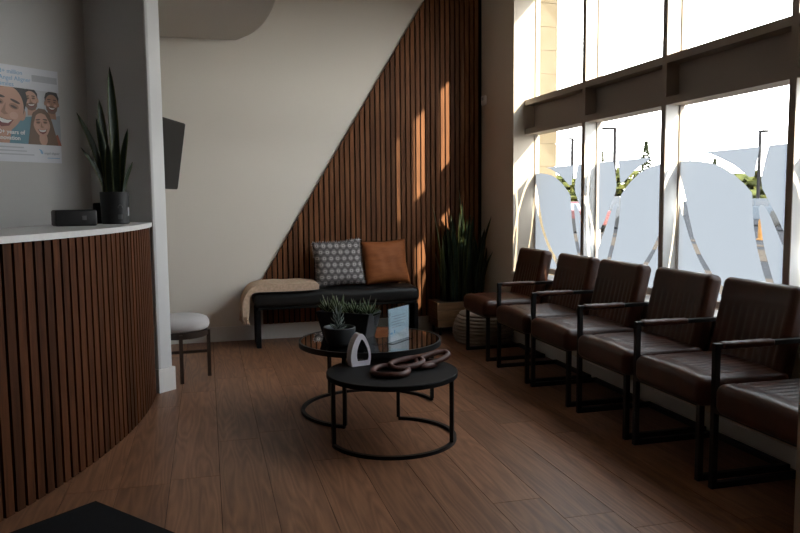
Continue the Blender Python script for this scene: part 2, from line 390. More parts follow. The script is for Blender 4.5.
# ------------------------------------------------------------------ curved reception counter
RC = 4.2; CC = Vector((-.371-RC, 5.25, 0)); HC = 1.185
def cpt(s, r=RC): a = s/RC; return Vector((CC.x+r*math.cos(a), CC.y+r*math.sin(a), 0))
ct = thing('reception_counter', 'curved reception counter clad in vertical walnut slats with a pale stone top', 'reception desk')
bm = BM(); s = -3.3; pc = .0662; s = .0-.047-pc*50
while s < -.10:
    q = [cpt(s), cpt(s+.049), cpt(s+.049, RC-.02), cpt(s, RC-.02)]
    prism(bm, [(v.x, v.y) for v in q], 0, HC-.032); s += pc
obj('slatted_front', bm, M_SLAT_SHADED, ct, tone=islands_tone(8))
bm = BM(); arc = [cpt(-3.36+i*(3.36-.06)/60, RC-.018) for i in range(61)]; inn = [cpt(-3.36+i*(3.36-.15)/60, RC-.06) for i in range(61)]
prism(bm, [(v.x, v.y) for v in arc+inn[::-1]], 0, HC-.032); obj('body', bm, M_FELT, ct)
bm = BM(); arc = [cpt(-3.36+i*(3.36-.0)/80, RC+.012) for i in range(81)]
inn = [cpt(-3.36+i*(3.36-.75)/40, RC-.62) for i in range(41)]
prism(bm, [(v.x, v.y) for v in arc]+[(E0.x-.012, E0.y-.02)]+[((C0-d1*.04).x-.03, (C0-d1*.04).y-.03)]+[(v.x, v.y) for v in inn[::-1] if (v-C0).dot(d1) < -.2 and v.y < 4.6], HC-.03, HC)
obj('counter_top', bm, M_STONE, ct)

# ------------------------------------------------------------------ poster on the reception wall
PX = .222                                                            # distance of the poster's right edge from the nook corner
def pframe(name):                                                    # local x runs right along the wall, y up, z out of the wall
    o = thing(name, '', '')
    zax = -d1; xax = d2
    o.matrix_world = Matrix(((xax.x, 0, zax.x, 0), (xax.y, 0, zax.y, 0), (0, 1, 0, 0), (0, 0, 0, 1)))
    o.matrix_world.translation = C0-d2*PX+Vector((0, 0, 2.22))+zax*.002
    return o
po = pframe('poster'); tag(po, 'poster with a group photo of four laughing people on the wall above the counter', 'poster')
bm = BM(); box(bm, (-.66, -.625, -.0015), (0, 0, 0)); obj('sheet', bm, M_PAPER, po)
pcol = {k: mat('print_'+k, v, .5) for k, v in dict(bg=(.58, .60, .64), skin=(.56, .31, .22), skin2=(.42, .22, .15), skin3=(.60, .35, .26), hair=(.03, .025, .025), brown=(.16, .09, .055), teal=(.12, .28, .36), shirt=(.38, .42, .48), teeth=(.8, .78, .76), lip=(.22, .06, .05), shade=(.36, .18, .12), cheek=(.64, .38, .29), stubble=(.20, .11, .08), red=(.34, .10, .06), brow=(.07, .04, .03)).items()}
def print_part(name, items, layer, parent=po):
    bm = BM(); ms = []
    for i, (k, pts) in enumerate(items):
        m = pcol[k]
        if m not in ms: ms.append(m)
        z = .0004+layer*.0016+i*.00012
        f = bm.faces.new([bm.verts.new((x, y, z)) for x, y in pts]); f.material_index = ms.index(m)
    me_o = obj(name, bm, ms, parent)
    return me_o
CLIP = (-.655, 0.0, -.505, -.143)
def clip(pts):
    return [(max(CLIP[0], min(CLIP[1], x)), max(CLIP[2], min(CLIP[3], y))) for x, y in pts]
def ell(cx, cy, rx, ry, tilt=0, n=26, a0=0, a1=360):
    t = math.radians(tilt); out = []
    for i in range(n):
        a = math.radians(a0+(a1-a0)*i/(n if a1-a0 == 360 else n-1)); x, y = rx*math.cos(a), ry*math.sin(a)
        out.append((cx+x*math.cos(t)-y*math.sin(t), cy+x*math.sin(t)+y*math.cos(t)))
    return clip(out)
def px(x, y):                                                        # photo pixel on the poster -> poster coordinates
    return (x-57.5)/141, -(.143+(y-(85+.147*x))/150)
photo = print_part('photo_print', [('bg', [(-.655, -.505), (0, -.505), (0, -.143), (-.655, -.143)])], 0)
def face(name, x, y, rx, ry, tilt, skin, hair, layer, extra_back=[], extra=[], long=False, beard=False):
    cx, cy = px(x, y); it = list(extra_back); t = math.radians(tilt)
    R = lambda u, v: (cx+u*rx*math.cos(t)-v*ry*math.sin(t), cy+u*rx*math.sin(t)+v*ry*math.cos(t))
    E = lambda u, v, a, b_, tl=0, *k: ell(*R(u, v), rx*a, ry*b_, tilt+tl, *k)
    P = lambda *q: clip([R(*w) for w in q])
    if long:
        it += [(hair, P((-.2, 1.22), (.55, 1.15), (1.05, .75), (1.3, .1), (1.55, -.8), (1.75, -1.7), (.6, -1.75), (-.6, -1.75), (-1.9, -1.75), (-1.6, -.7), (-1.25, .2), (-1.0, .8)))]
        it += [(skin, E(0, -1.1, .5, .5))]
    else:
        it += [(skin, P((-.55, -.5), (.55, -.5), (.7, -1.5), (-.7, -1.5))), (skin, E(-1.0, -.05, .15, .22)), (skin, E(1.0, -.05, .15, .22))]
        it += [(hair, P((-1.02, .0), (-1.1, .5), (-.9, .95), (-.45, 1.22), (.2, 1.3), (.75, 1.1), (1.06, .6), (1.02, .0)))]
    it += [(skin, P(*[(math.sin(q)*(1 if math.cos(q) > -.1 else 1-.28*(-math.cos(q))**1.5), math.cos(q)*(.86 if math.cos(q) > 0 else 1.0)) for q in [2*math.pi*k/32 for k in range(32)]]))]
    if beard: it += [('stubble', P((-.93, -.1), (-.72, -.35), (-.5, -.32), (0, -.22), (.5, -.32), (.72, -.35), (.93, -.1), (.8, -.65), (.45, -.95), (0, -1.02), (-.45, -.95), (-.8, -.65)))]
    if long: it += [(hair, P((-.15, .92), (-.6, .7), (-.95, .1), (-1.1, -.4), (-1.2, .3), (-.9, .9), (-.3, 1.15))), (hair, P((-.15, .92), (.5, .75), (.9, .2), (1.05, -.3), (1.15, .3), (.85, .9), (.3, 1.15)))]
    for q in (-1, 1):
        it += [('shade', E(.42*q, .16, .27, .11)), ('brow', E(.42*q, .14, .19, .045, -5*q)), ('brow', E(.43*q, .36, .29, .05, -7*q)), ('cheek', E(.52*q, -.18, .24, .14, 20*q))]
    it += [('shade', P((-.05, .2), (-.2, -.2), (0, -.27), (.2, -.2), (.02, -.12))), ('lip', P((-.56, -.34), (-.25, -.40), (0, -.42), (.25, -.40), (.56, -.34), (.38, -.62), (0, -.74), (-.38, -.62))), ('teeth', P((-.48, -.37), (-.2, -.43), (.2, -.43), (.48, -.37), (.3, -.54), (0, -.58), (-.3, -.54)))]
    it += extra
    return print_part(name, it, layer, photo)
def poly(*p): return clip([px(*q) for q in p])
face('printed_portrait', 49.5, 104, .048, .070, -3, 'skin2', 'hair', 1, [('shirt', poly((43, 119), (58.5, 117), (61, 150), (40, 150)))], beard=True)
face('printed_portrait', 28.2, 99.5, .049, .068, 5, 'skin3', 'hair', 2, [('teal', poly((22, 116), (40, 116), (40, 150), (14, 150)))], beard=True)
face('printed_portrait', 3.5, 106, .122, .172, -15, 'skin', 'hair', 3, [('teal', poly((-8, 128), (20, 118), (30, 136), (30, 152), (-10, 152)))])
face('printed_portrait', 38, 124.5, .060, .088, 4, 'skin3', 'brown', 4, [('red', poly((28, 144), (54, 136), (60, 152), (24, 152)))], long=True)
for body, u, v, sz, m_, al in (('8+ million', -.412, -.055, .039, M_INKB, 'LEFT'), ('Angel Aligner', -.412, -.096, .039, M_INKB, 'LEFT'), ('smiles', -.412, -.135, .039, M_INKB, 'LEFT')):
    lettering('headline', body, sz, m_, po, (u, v, .001), (0, 0, 0), al, 0)
for body, v in (('20+ years of', -.445), ('innovation', -.483)):
    lettering('caption', body, .038, M_INKW, photo, (-.455, v, .0085), (0, 0, 0), 'LEFT', .0008)
lettering('logo_lettering', 'angel aligner', .0225, M_INKD, po, (-.128, -.567, .001), (0, 0, 0))
bm = BM()
for q in ([(-.165, -.533), (-.145, -.54), (-.133, -.562), (-.15, -.556)], [(-.158, -.552), (-.142, -.558), (-.135, -.568), (-.148, -.566)]):
    bm.faces.new([bm.verts.new((x, y, .001)) for x, y in q])
obj('logo_wing', bm, M_INKB, po)
bm = BM(); box(bm, (-.105, -.594, .0), (-.015, -.590, .001)); obj('web_line', bm, M_INKB, po)
bm = BM()
for v, u1 in ((-.53, -.27), (-.553, -.25), (-.576, -.2)): box(bm, (-.6, v-.004, 0), (u1, v+.004, .001))
obj('small_print', bm, M_INKL, po)
bm = BM(); box(bm, (-.19, -.088, 0), (-.01, -.045, .0008)); obj('grey_banner', bm, M_INKL, po)

# ------------------------------------------------------------------ snake plants
def leaf_bm(h, w_, bend, az, twist=0, base=(0, 0, 0), n=12):
    bm = BM(); rows = []; d = Vector((math.cos(az), math.sin(az), 0)); side0 = Vector((-math.sin(az), math.cos(az), 0))
    for i in range(n+1):
        t = i/n; ww = w_*(.62+.75*t-.2*t*t)*(1-t**3.2)**.75*.5 if t < 1 else .0006
        ww = max(ww, .0006)
        c = Vector(base)+d*(bend*t*t)+Vector((0, 0, h*(t-.10*abs(bend)/max(h, .01)*t*t)))
        a = twist*(.75+.4*t); side = side0*math.cos(a)+d*math.sin(a); nn = d*math.cos(a)-side0*math.sin(a)
        rows.append([bm.verts.new(c+side*ww*f+nn*(abs(f)*ww*.35-.004*(1-abs(f)))) for f in (-1, -.74, 0, .74, 1)])
    for A, B in zip(rows, rows[1:]):
        for k in range(4):
            bm.faces.new((A[k], A[k+1], B[k+1], B[k])).material_index = 1 if k in (0, 3) else 0
    r = bmesh.ops.solidify(bm, geom=bm.faces[:], thickness=.003)
    return bm
def leaves(root, specs):
    for h, w_, bend, az, tw, bx, by, bz in specs:
        obj('leaf', leaf_bm(h, w_, bend, az, tw, (bx, by, bz)), [M_LEAF, M_LEAFY], root, smooth=True)
cp0 = Vector((-.56, 4.99, HC))
sp = thing('snake_plant', 'small snake plant in a black cylinder pot on the reception counter', 'potted plant', cp0)
bm = BM(); lathe(bm, [(0, 0), (.078, 0), (.084, .006), (.089, .2), (.085, .203), (.08, .2), (.078, .17), (0, .168)]); pot = obj('pot', bm, M_PLASTIC, sp, smooth=35)
bm = BM(); lathe(bm, [(.077, .165), (.05, .172), (0, .174)]); obj('soil', bm, M_SOIL, sp)
def on_pot(a0, a1, z0, z1, r0=.0795, r1=.0905):
    bm = BM(); n = 4; rows = []
    for i in range(n+1):
        a = math.radians(a0+(a1-a0)*i/n); rows.append([bm.verts.new(((.0845+z*.024)*math.cos(a), (.0845+z*.024)*math.sin(a), z)) for z in (z0, z1)])
    for A, B in zip(rows, rows[1:]): bm.faces.new((A[0], B[0], B[1], A[1]))
    bmesh.ops.solidify(bm, geom=bm.faces[:], thickness=-.001); return bm
M_BADGE = mat('dark_grey_badge', (.06, .06, .065), .4)
obj('sticker', on_pot(-24, -14, .05, .105), mat('white_sticker', (.75, .75, .75), .5), pot)
obj('square_mark', on_pot(-74, -54, .03, .06), M_BADGE, pot)
bm = BM(); tube(bm, [(.0885*math.cos(math.radians(-64+9*math.cos(q))), .0885*math.sin(math.radians(-64+9*math.cos(q))), .10+.02*math.sin(q)) for q in [math.pi*k/8 for k in range(9)]], .0018, 6); obj('emblem', bm, M_BADGE, pot)
leaves(sp, [(.84, .07, -.01, -.2, 1.0, .01, .02, .15), (.64, .07, -.02, .2, 1.1, -.05, .01, .15), (.56, .06, .15, 3.25, .9, -.05, .0, .15), (.52, .06, .06, 2.9, 1.2, -.03, -.03, .15),
            (.46, .055, .06, .2, -.9, .035, 0, .15), (.34, .055, .14, 3.5, .9, -.045, -.02, .15), (.25, .05, .07, .3, .8, .05, -.02, .15), (.44, .06, .05, -1.2, .5, .02, -.04, .15), (.36, .06, .05, -1.5, .4, -.02, -.04, .15)])
cb = thing('counter_box', 'low black box lying on the counter left of the potted snake plant', 'box', (-.755, 4.68, HC), math.radians(20))
cbb = obj('body', bbox((-.115, -.07, 0), (.115, .07, .095), .012, 3), M_PLASTIC, cb, smooth=35)
bm = BM(); box(bm, (.03, -.0712, .035), (.055, -.0695, .06)); obj('badge', bm, mat('dark_grey_badge', (.06, .06, .065), .4), cbb)
cd = thing('speaker_box', 'small upright black box half hidden behind the left of the snake plant pot', 'box', (-.665, 5.09, HC), math.radians(10))
obj('body', bbox((-.04, -.04, 0), (.04, .04, .135), .008, 3), M_PLASTIC, cd, smooth=35)

# ------------------------------------------------------------------ television behind the partition
tv = thing('television', 'black television screen tilted forward, jutting out behind the white partition end', 'television', (-.33, 6.22, 1.71))
ax_ = Vector((.30, .954, 0)).normalized(); nrm = Vector((ax_.y, -ax_.x, 0))
tilt = math.radians(9); zz = Vector((0, 0, 1))*math.cos(tilt)+nrm*math.sin(tilt); nn_ = zz.cross(ax_)*-1
if nn_.dot(nrm) < 0: nn_ = -nn_
M_tv = Matrix((ax_, nn_, zz)).transposed().to_4x4()
bm = BM(); box(bm, (-.47, -.04, -.285), (.47, 0, .285)); bmesh.ops.bevel(bm, geom=bm.edges[:], offset=.006, segments=2, affect='EDGES'); bm.transform(M_tv); casing = obj('casing', bm, M_PLASTIC, tv)
bm = BM(); box(bm, (-.455, -.001, -.27), (.455, .0015, .272)); bm.transform(M_tv); obj('screen', bm, M_SCREEN, casing)
bm = BM(); a = Vector((0, 0, 0)); tube(bm, [M_tv @ Vector((-.25, -.04, 0)), M_tv @ Vector((-.25, -.11, 0)), Vector((-.345, -.62, 0))], .018, 8)
obj('wall_arm', bm, M_BLACK, tv)

# thermostat
th = thing('thermostat', 'small white thermostat on the window wall beside the slat cladding', 'thermostat', (XW, 6.955, 2.30))
hs_ = obj('housing', bbox((-.028, -.045, -.045), (0, .045, .045), .006, 3), M_TRIM, th, smooth=35)
bm = BM(); box(bm, (-.0292, -.025, .0), (-.027, .025, .028)); obj('display', bm, mat('thermostat_display', (.35, .36, .36), .3), hs_)

# ------------------------------------------------------------------ stool
st = thing('stool', 'round stool with pale grey cushion and dark wood legs beside the partition', 'stool', (-.215, 5.665, -.0))
st.scale = (.95, .95, .96)
bm = BM(); lathe(bm, [(0, .385), (.19, .385), (.212, .395), (.222, .42), (.220, .45), (.205, .476), (.165, .492), (.09, .499), (.02, .498), (0, .492)], seg=48); obj('cushion', bm, M_STOOLF, st, smooth=True)
bm = BM(); lathe(bm, [(0, .335), (.205, .335), (.208, .34), (.208, .384), (0, .386)], seg=48); obj('seat_ring', bm, M_STOOLW, st, smooth=35, tone=rand_tone)
for k in range(4):
    a = math.radians(-88+90*k); c = Vector((.212*math.cos(a), .212*math.sin(a), 0))
    bm = BM(); box(bm, (c.x-.014, c.y-.014, 0), (c.x+.014, c.y+.014, .37), Matrix.Rotation(a, 3, 'Z')); obj('leg', bm, M_STOOLW, st, tone=rand_tone)
for k in (0, 1):
    a = math.radians(-88+90*k); c = Vector((.20*math.cos(a), .20*math.sin(a), .2)); bm = BM(); tube(bm, [c, -c+Vector((0, 0, .4))], .012, 6); obj('stretcher', bm, M_STOOLW, st, tone=rand_tone)

# ------------------------------------------------------------------ bench, throw, pillows
bn = thing('bench', 'long black leather bench on slab legs along the slatted wall', 'bench', (1.16, 6.78, 0))
def bdisp(p):
    p.z += .006*math.sin(p.x*9)*math.cos(p.y*14)*(1 if p.z > 0 else 0); return p
bm = rbox((1.54, .40, .142), .05, (30, 10, 2), bdisp); bm.transform(Matrix.Translation((0, 0, .431))); obj('cushion', bm, M_LEATHB, bn, smooth=True)
obj('seat_board', bbox((-.74, -.18, .345), (.74, .18, .367), .003), M_BLACKW, bn)
for sx_ in (-1, 1):
    a = sx_*.735; obj('leg', bbox((a-.02, -.185, 0), (a+.02, .185, .345), .003), M_BLACKW, bn)
tw = thing('throw_blanket', 'tan woollen throw with fringe draped over the left end of the bench', 'blanket', (.70, 6.78, .507))
prof = [(.275, .052), (.27, .03), (.262, .012), (.15, .006), (0, .004), (-.2, .006), (-.30, .004), (-.345, -.03), (-.352, -.09), (-.358, -.17), (-.365, -.215)]
out = [(.262, .062), (.15, .075), (0, .068), (-.15, .072), (-.27, .062), (-.345, .03), (-.39, -.03), (-.412, -.1), (-.415, -.17), (-.41, -.215)]
A = smoothcurve([(a, 0, b) for a, b in prof], 4); B = smoothcurve([(a, 0, b) for a, b in out], 4)
bm = BM(); rows = []
loop = A+B[::-1]
for j in range(15):
    yy = -.222+.427*j/14; sc = 1
    rows.append([bm.verts.new((q.x+.012*noise.noise(Vector((q.x*7, yy*9, q.z*7))), yy+.012*noise.noise(Vector((q.x*9, q.z*9, 3))), q.z+(.014*noise.noise(Vector((q.x*8, yy*8, 5))) if i > len(A) else 0))) for i, q in enumerate(loop)])
for a, b in zip(rows, rows[1:]):
    for k in range(len(loop)): bm.faces.new((a[k], a[(k+1) % len(loop)], b[(k+1) % len(loop)], b[k]))
bm.faces.new(rows[0]); bm.faces.new(rows[-1][::-1]); obj('cloth', bm, M_THROW, tw, smooth=50)
bm = BM(); R_ = random.Random(2)
for j in range(56):
    yy = -.2+.4*(j%28)/27; xx = (-.375 if j < 28 else -.40)+R_.uniform(-.015, .012); tube(bm, [(xx, yy, -.205), (xx-R_.uniform(-.005, .012), yy+R_.uniform(-.008, .008), -.24), (xx-R_.uniform(-.01, .025), yy+R_.uniform(-.012, .012), -.285)], [.007, .006, .004], 5)
obj('fringe', bm, M_THROW, tw)

def pillow(name, label, loc, w_, h_, t_, tilt, rz, m, roll=0):
    root = thing(name, label, 'pillow', loc)
    n = 26; bm = BM(); g = {}
    for s_ in (1, -1):
        for i in range(n+1):
            for j in range(n+1):
                u, v = -1+2*i/n, -1+2*j/n
                if s_ == -1 and (i in (0, n) or j in (0, n)): g[s_, i, j] = g[1, i, j]; continue
                puff = ((1-u**4)*(1-v**4))**.55
                pin = 1-.07*(1-abs(u))**1*(abs(v)) ; pin2 = 1-.07*(1-abs(v))*abs(u)
                g[s_, i, j] = bm.verts.new((u*w_/2*pin2, s_*t_/2*puff*-1+.006*noise.noise(Vector((u*3, v*3, s_+w_))), v*h_/2*pin))
    for s_ in (1, -1):
        for i in range(n):
            for j in range(n):
                q = [g[s_, i, j], g[s_, i+1, j], g[s_, i+1, j+1], g[s_, i, j+1]]; bm.faces.new(q if s_ == 1 else q[::-1])
    Mx = Matrix.Rotation(rz, 4, 'Z') @ Matrix.Rotation(tilt, 4, 'X') @ Matrix.Rotation(roll, 4, 'Y') @ Matrix.Translation((0, 0, h_/2))
    bm.transform(Mx); c = obj('cover', bm, m, root, smooth=True)
    return root, Mx
def weave_mat():
    m = bpy.data.materials.new('patterned_weave'); m.use_nodes = True; n = m.node_tree.nodes; l = m.node_tree.links
    b = n['Principled BSDF']; b.inputs['Roughness'].default_value = .95; b.inputs['Specular IOR Level'].default_value = .1
    t = n.new('ShaderNodeTexCoord'); s = n.new('ShaderNodeSeparateXYZ'); l.new(t.outputs['Object'], s.inputs[0])
    def mth(op, a, bb=None, c=None):
        q = n.new('ShaderNodeMath'); q.operation = op
        for i, v in enumerate((a, bb, c)):
            if v is None: continue
            if isinstance(v, (int, float)): q.inputs[i].default_value = v
            else: l.new(v, q.inputs[i])
        return q.outputs[0]
    X, Z = s.outputs['X'], s.outputs['Z']; px_, pz = .062, .058
    r = mth('DIVIDE', Z, pz); ri = mth('FLOOR', r); sh = mth('MULTIPLY', mth('MODULO', ri, 2), .5)
    u = mth('SUBTRACT', mth('FRACT', mth('ADD', mth('ADD', mth('DIVIDE', X, px_), 20), sh)), .5); v = mth('SUBTRACT', mth('FRACT', r), .5)
    d = mth('SQRT', mth('ADD', mth('MULTIPLY', u, u), mth('MULTIPLY', v, v)))
    ring = mth('MULTIPLY', mth('GREATER_THAN', d, .12), mth('LESS_THAN', d, .245))
    hexl = mth('GREATER_THAN', mth('ADD', mth('MULTIPLY', mth('ABSOLUTE', u), 1.25), mth('ABSOLUTE', v)), .50)
    thin = mth('LESS_THAN', mth('ABSOLUTE', mth('SUBTRACT', mth('ADD', mth('MULTIPLY', mth('ABSOLUTE', u), 1.3), mth('ABSOLUTE', v)), .55)), .06)
    no = n.new('ShaderNodeTexNoise'); no.inputs['Scale'].default_value = 300; l.new(t.outputs['Object'], no.inputs[0])
    fac = mth('MINIMUM', mth('ADD', mth('ADD', ring, mth('MULTIPLY', thin, .45)), mth('MULTIPLY', no.outputs[0], .26)), 1)
    r_ = n.new('ShaderNodeValToRGB'); l.new(fac, r_.inputs[0]); r_.color_ramp.elements[0].color = (.035, .03, .032, 1); r_.color_ramp.elements[1].color = (.62, .58, .56, 1)
    l.new(r_.outputs[0], b.inputs['Base Color']); return m
pl, Mx = pillow('patterned_pillow', 'square woven pillow with black and white ring pattern leaning on the bench', (1.215, 6.79, .515), .46, .44, .15, math.radians(-16), math.radians(-3), weave_mat(), math.radians(-4))
bm = BM(); R_ = random.Random(9)
for side in range(4):
    for k in range(26):
        u = -1+2*(k+.5)/26; a = [(u, 1), (u, -1), (1, u), (-1, u)][side]; p0 = Vector((a[0]*.228, 0, a[1]*.218)); dr = Vector([(0, 0, 1), (0, 0, -.3), (1, 0, 0), (-1, 0, 0)][side])
        pin = .93+.07*abs(u); p0 = Vector((p0.x*(pin if side > 1 else 1), 0, p0.z*(pin if side < 2 else 1)))
        tube(bm, [p0, p0+dr*.006+Vector((R_.uniform(-.004, .004), 0, 0)), p0+dr*.014+Vector((R_.uniform(-.006, .006), R_.uniform(-.006, .006), R_.uniform(-.004, .004)))], [.004, .004, .002], 4)
bm.transform(Mx); obj('tassel_edge', bm, mat('grey_tassel', (.30, .28, .28), .95), kids(pl)[0])
pillow('leather_pillow', 'plain cognac brown leather pillow at the right end of the bench', (1.675, 6.80, .515), .45, .43, .15, math.radians(-15), math.radians(4), M_COGNAC, math.radians(-2))

# ------------------------------------------------------------------ waiting chairs
def bar(bm, a, b): box(bm, a, b)
def make_chair(arm=True, wd=.545, yf=.322, yn=-.2):
    t = thing('waiting_chair', '', 'chair')
    def sd(p):
        if p.z > .05 and -.15 < p.x < .19:
            e = min(1, (p.x+.15)/.03, (.19-p.x)/.04); p.z += .006*e*abs(math.sin(p.y*math.pi/.048))-.005*e
        if p.z > .05 and -.165 < p.x < -.15: p.z -= .005
        p.z += .010*(1-(p.y/.29)**2)*(1 if p.z > 0 else -.3); return p
    bm = rbox((.50, wd, .135), .043, (22, 48, 2), sd); bm.transform(Matrix.Translation((-.02, 0, .435))); obj('seat', bm, M_LEATH, t, smooth=True)
    def bd(p):
        if p.x < -.02 and -.19 < p.z < .10:
            e = min(1, (p.z+.19)/.02, (.10-p.z)/.02); p.x -= .005*e*abs(math.sin(p.y*math.pi/.05))-.004*e
        if p.x < -.02 and .10 <= p.z < .115: p.x += .004
        p.x += .02*(p.y/.26)**2*(-1)
        return p
    bm = rbox((.105, wd-.035, .46), .036, (2, 44, 22), bd)
    bm.transform(Matrix.Translation((.265, 0, .665)) @ Matrix.Rotation(math.radians(13), 4, 'Y')); obj('backrest', bm, M_LEATH, t, smooth=True)
    xf, xr, w2 = -.215, .29, .014
    obj('leg', bbox((xf-w2, yf-w2, 0), (xf+w2, yf+w2, .66 if arm else .38), .003), M_BLACK, t)
    obj('leg', bbox((xf-w2, yn-w2, 0), (xf+w2, yn+w2, .38), .003), M_BLACK, t)
    for yy in (yf, yn): obj('floor_runner', bbox((xf+w2, yy-w2, 0), (xr, yy+w2, .03), .003), M_BLACK, t)
    obj('floor_crossbar', bbox((xr-.03, yn+w2, .0), (xr, yf-w2, .03), .003), M_BLACK, t)
    bm = BM(); box(bm, (xf-w2, yn, .355), (xf+w2, yf-w2, .38)); box(bm, (xf+w2, -.2, .36), (.2, -.17, .38)); box(bm, (xf+w2, .17, .36), (.2, .2, .38)); obj('seat_frame', bm, M_BLACK, t)
    if arm:
        ab = obj('arm_bar', bbox((xf-w2, yf-w2, .645), (.30, yf+w2, .668), .003), M_BLACK, t)
        ar = rbox((.28, .043, .034), .014, (16, 4, 2), lambda p: p+Vector((0, 0, .0012*math.sin(p.x*95+p.y*40)))); ar.transform(Matrix.Translation((-.055, yf, .657))); tag(obj('arm_pad', ar, M_LEATH, ab, smooth=True), 'brown leather arm wrap')
    return t
CH = [(5.70, 'armless brown leather chair at the far end of the row beside the snake plant', 0), (4.945, 'brown leather armchair second from the plant end of the window row', 1), (4.325, 'brown leather armchair third from the plant end of the window row', 1),
      (3.665, 'brown leather armchair third from the near end of the window row', 1), (3.05, 'brown leather armchair second from the near end, its back under the third window', 1), (2.43, 'brown leather armchair nearest the viewer, cut off at the right edge', 1)]
proto = make_chair(True)
first = True
for yy, lab, arm in CH:
    if not arm: c = make_chair(False, .52, .275, -.20); c.location = (2.40, yy, 0); c['label'] = lab
    elif first: c = proto; c.location = (2.40, yy, 0); c['label'] = lab; first = False
    else: c = dup(proto, (2.40, yy, 0), None, lab)
    c['group'] = 'leather waiting chairs along the windows'

# ------------------------------------------------------------------ floor planter with tall snake plant, pouf, mat
fp = thing('snake_plant', 'tall dark snake plant in a wooden box planter in the window corner', 'potted plant', (2.425, 6.83, 0))
bm = BM()
for k in range(3):
    z0 = .085+k*.08; box(bm, (-.29, -.155, z0), (.285, .155, z0+.077))
obj('planter_box', bm, M_PLANTERW, fp, tone=islands_tone(8))
for sx_ in (-1, 1):
    for sy in (-1, 1):
        a, b = sx_*.24-.01, sy*.11; bm = BM(); tube(bm, [(a, b, 0), (a, b, .086)], .013, 8); obj('foot', bm, M_BLACK, fp)
bm = BM(); box(bm, (-.28, -.135, .30), (.27, .135, .325)); obj('soil', bm, M_SOIL, fp)
R_ = random.Random(21); sp_ = []
for k in range(56):
    bx, by = R_.uniform(-.22, .21), R_.uniform(-.09, .05); h = R_.uniform(.5, .92)*(1-.25*abs(bx)/.25)
    az = math.atan2(by-.06, bx) if R_.random() < .7 else R_.uniform(-2.6, -.4)
    bend = R_.uniform(.01, .12); 
    if bx > .05: bend *= .6
    if math.sin(az) > 0: bend *= .25
    sp_.append((h, R_.uniform(.055, .08), bend, az, R_.choice((-1, 1))*R_.uniform(.3, 1.3), bx, by, .32))
sp_ += [(1.06, .055, .08, math.pi, .3, .05, -.03, .36), (.93, .05, .12, math.pi+.2, .3, -.2, -.05, .36), (.95, .055, .06, -1.9, .3, .0, -.05, .36), (.84, .055, .17, -.85, .3, .12, -.10, .33), (.50, .05, .17, -1.0, .2, .14, -.12, .33), (.46, .05, .13, -1.15, .2, .16, -.12, .33)]
leaves(fp, sp_)
pf = thing('pouf', 'round woven pouf of stacked braided rings behind the end chair leg', 'pouf', (2.47, 6.335, 0))
bm = BM(); pr = [(0, 0), (.25, 0)]
for k in range(9):
    rr = .285*(1-.36*((k-3)/6.5)**2); z = .004+k*.030
    pr += [(rr*.955, z), (rr, z+.007), (rr*1.012, z+.0145), (rr, z+.022), (rr*.955, z+.029)]
pr += [(.18, .282), (.08, .288), (0, .288)]
lathe(bm, pr, seg=48); obj('woven_cover', bm, mat('woven_jute', (.34, .28, .22), .95, col2=(.24, .19, .15), vscale=(9, 9, 60), bump=.8, bscale=140), pf, smooth=60)
mt = thing('door_mat', 'black floor mat with one corner showing at the bottom edge of the view', 'mat', (-.512, 3.362, 0), math.atan2(-.398, .33))
obj('pile', bbox((0, -.6, .0), (.9, 0, .012), .004), M_RUBBER, mt)

# ------------------------------------------------------------------ coffee tables
def arc_ring(bm, c, r, a0, a1, z0, z1, w_, n=48):
    A = []
    for i in range(n+1):
        a = math.radians(a0+(a1-a0)*i/n); e = Vector((math.cos(a), math.sin(a), 0))
        A.append([bm.verts.new(Vector(c)+e*q+Vector((0, 0, z))) for q, z in ((r-w_/2, z0), (r+w_/2, z0), (r+w_/2, z1), (r-w_/2, z1))])
    for a, b in zip(A, A[1:]):
        for k in range(4): bm.faces.new((a[k], a[(k+1) % 4], b[(k+1) % 4], b[k]))
    if abs(a1-a0) < 359.9: bm.faces.new(A[0]); bm.faces.new(A[-1])
    else: bmesh.ops.remove_doubles(bm, verts=bm.verts[:], dist=1e-5)
def coffee_table(name, label, c, r, zt, legs, arc, glass):
    t = thing(name, label, 'coffee table', (*c, 0))
    if glass:
        bm = BM(); lathe(bm, [(0, zt-.010), (r-.012, zt-.010), (r-.012, zt-.002), (0, zt-.002)], seg=72); obj('glass_top', bm, M_TABLEGLASS, t, smooth=35)
        bm = BM(); arc_ring(bm, (0, 0, 0), r-.006, 0, 360, zt-.032, zt, .013, 96); obj('rim', bm, M_BLACK, t, smooth=35)
    else:
        bm = BM(); lathe(bm, [(0, zt-.028), (r-.003, zt-.028), (r, zt-.025), (r, zt-.003), (r-.003, zt), (0, zt)], seg=80); obj('tabletop', bm, M_BLACKW, t, smooth=35)
    for a in legs:
        e = Vector((math.cos(math.radians(a)), math.sin(math.radians(a)), 0))*(r-.018); bm = BM()
        box(bm, (e.x-.01, e.y-.01, .018), (e.x+.01, e.y+.01, zt-.028), Matrix.Rotation(math.radians(a), 3, 'Z')); obj('leg', bm, M_BLACK, t)
    bm = BM(); arc_ring(bm, (0, 0, 0), r-.018, *arc, 0, .018, .022); obj('base_ring', bm, M_BLACK, t, smooth=35)
    return t
ZB, ZS = .45, .384
BT, ST = (.975, 4.455), (.964, 3.85)
coffee_table('glass_coffee_table', 'large round coffee table with smoked glass top and black metal rim', BT, .447, ZB, (237, 8, 118), (8, 237), True)
coffee_table('nesting_coffee_table', 'smaller round black coffee table standing in front of the glass one', ST, .362, ZS, (189, 324, 70), (-171, 70), False)

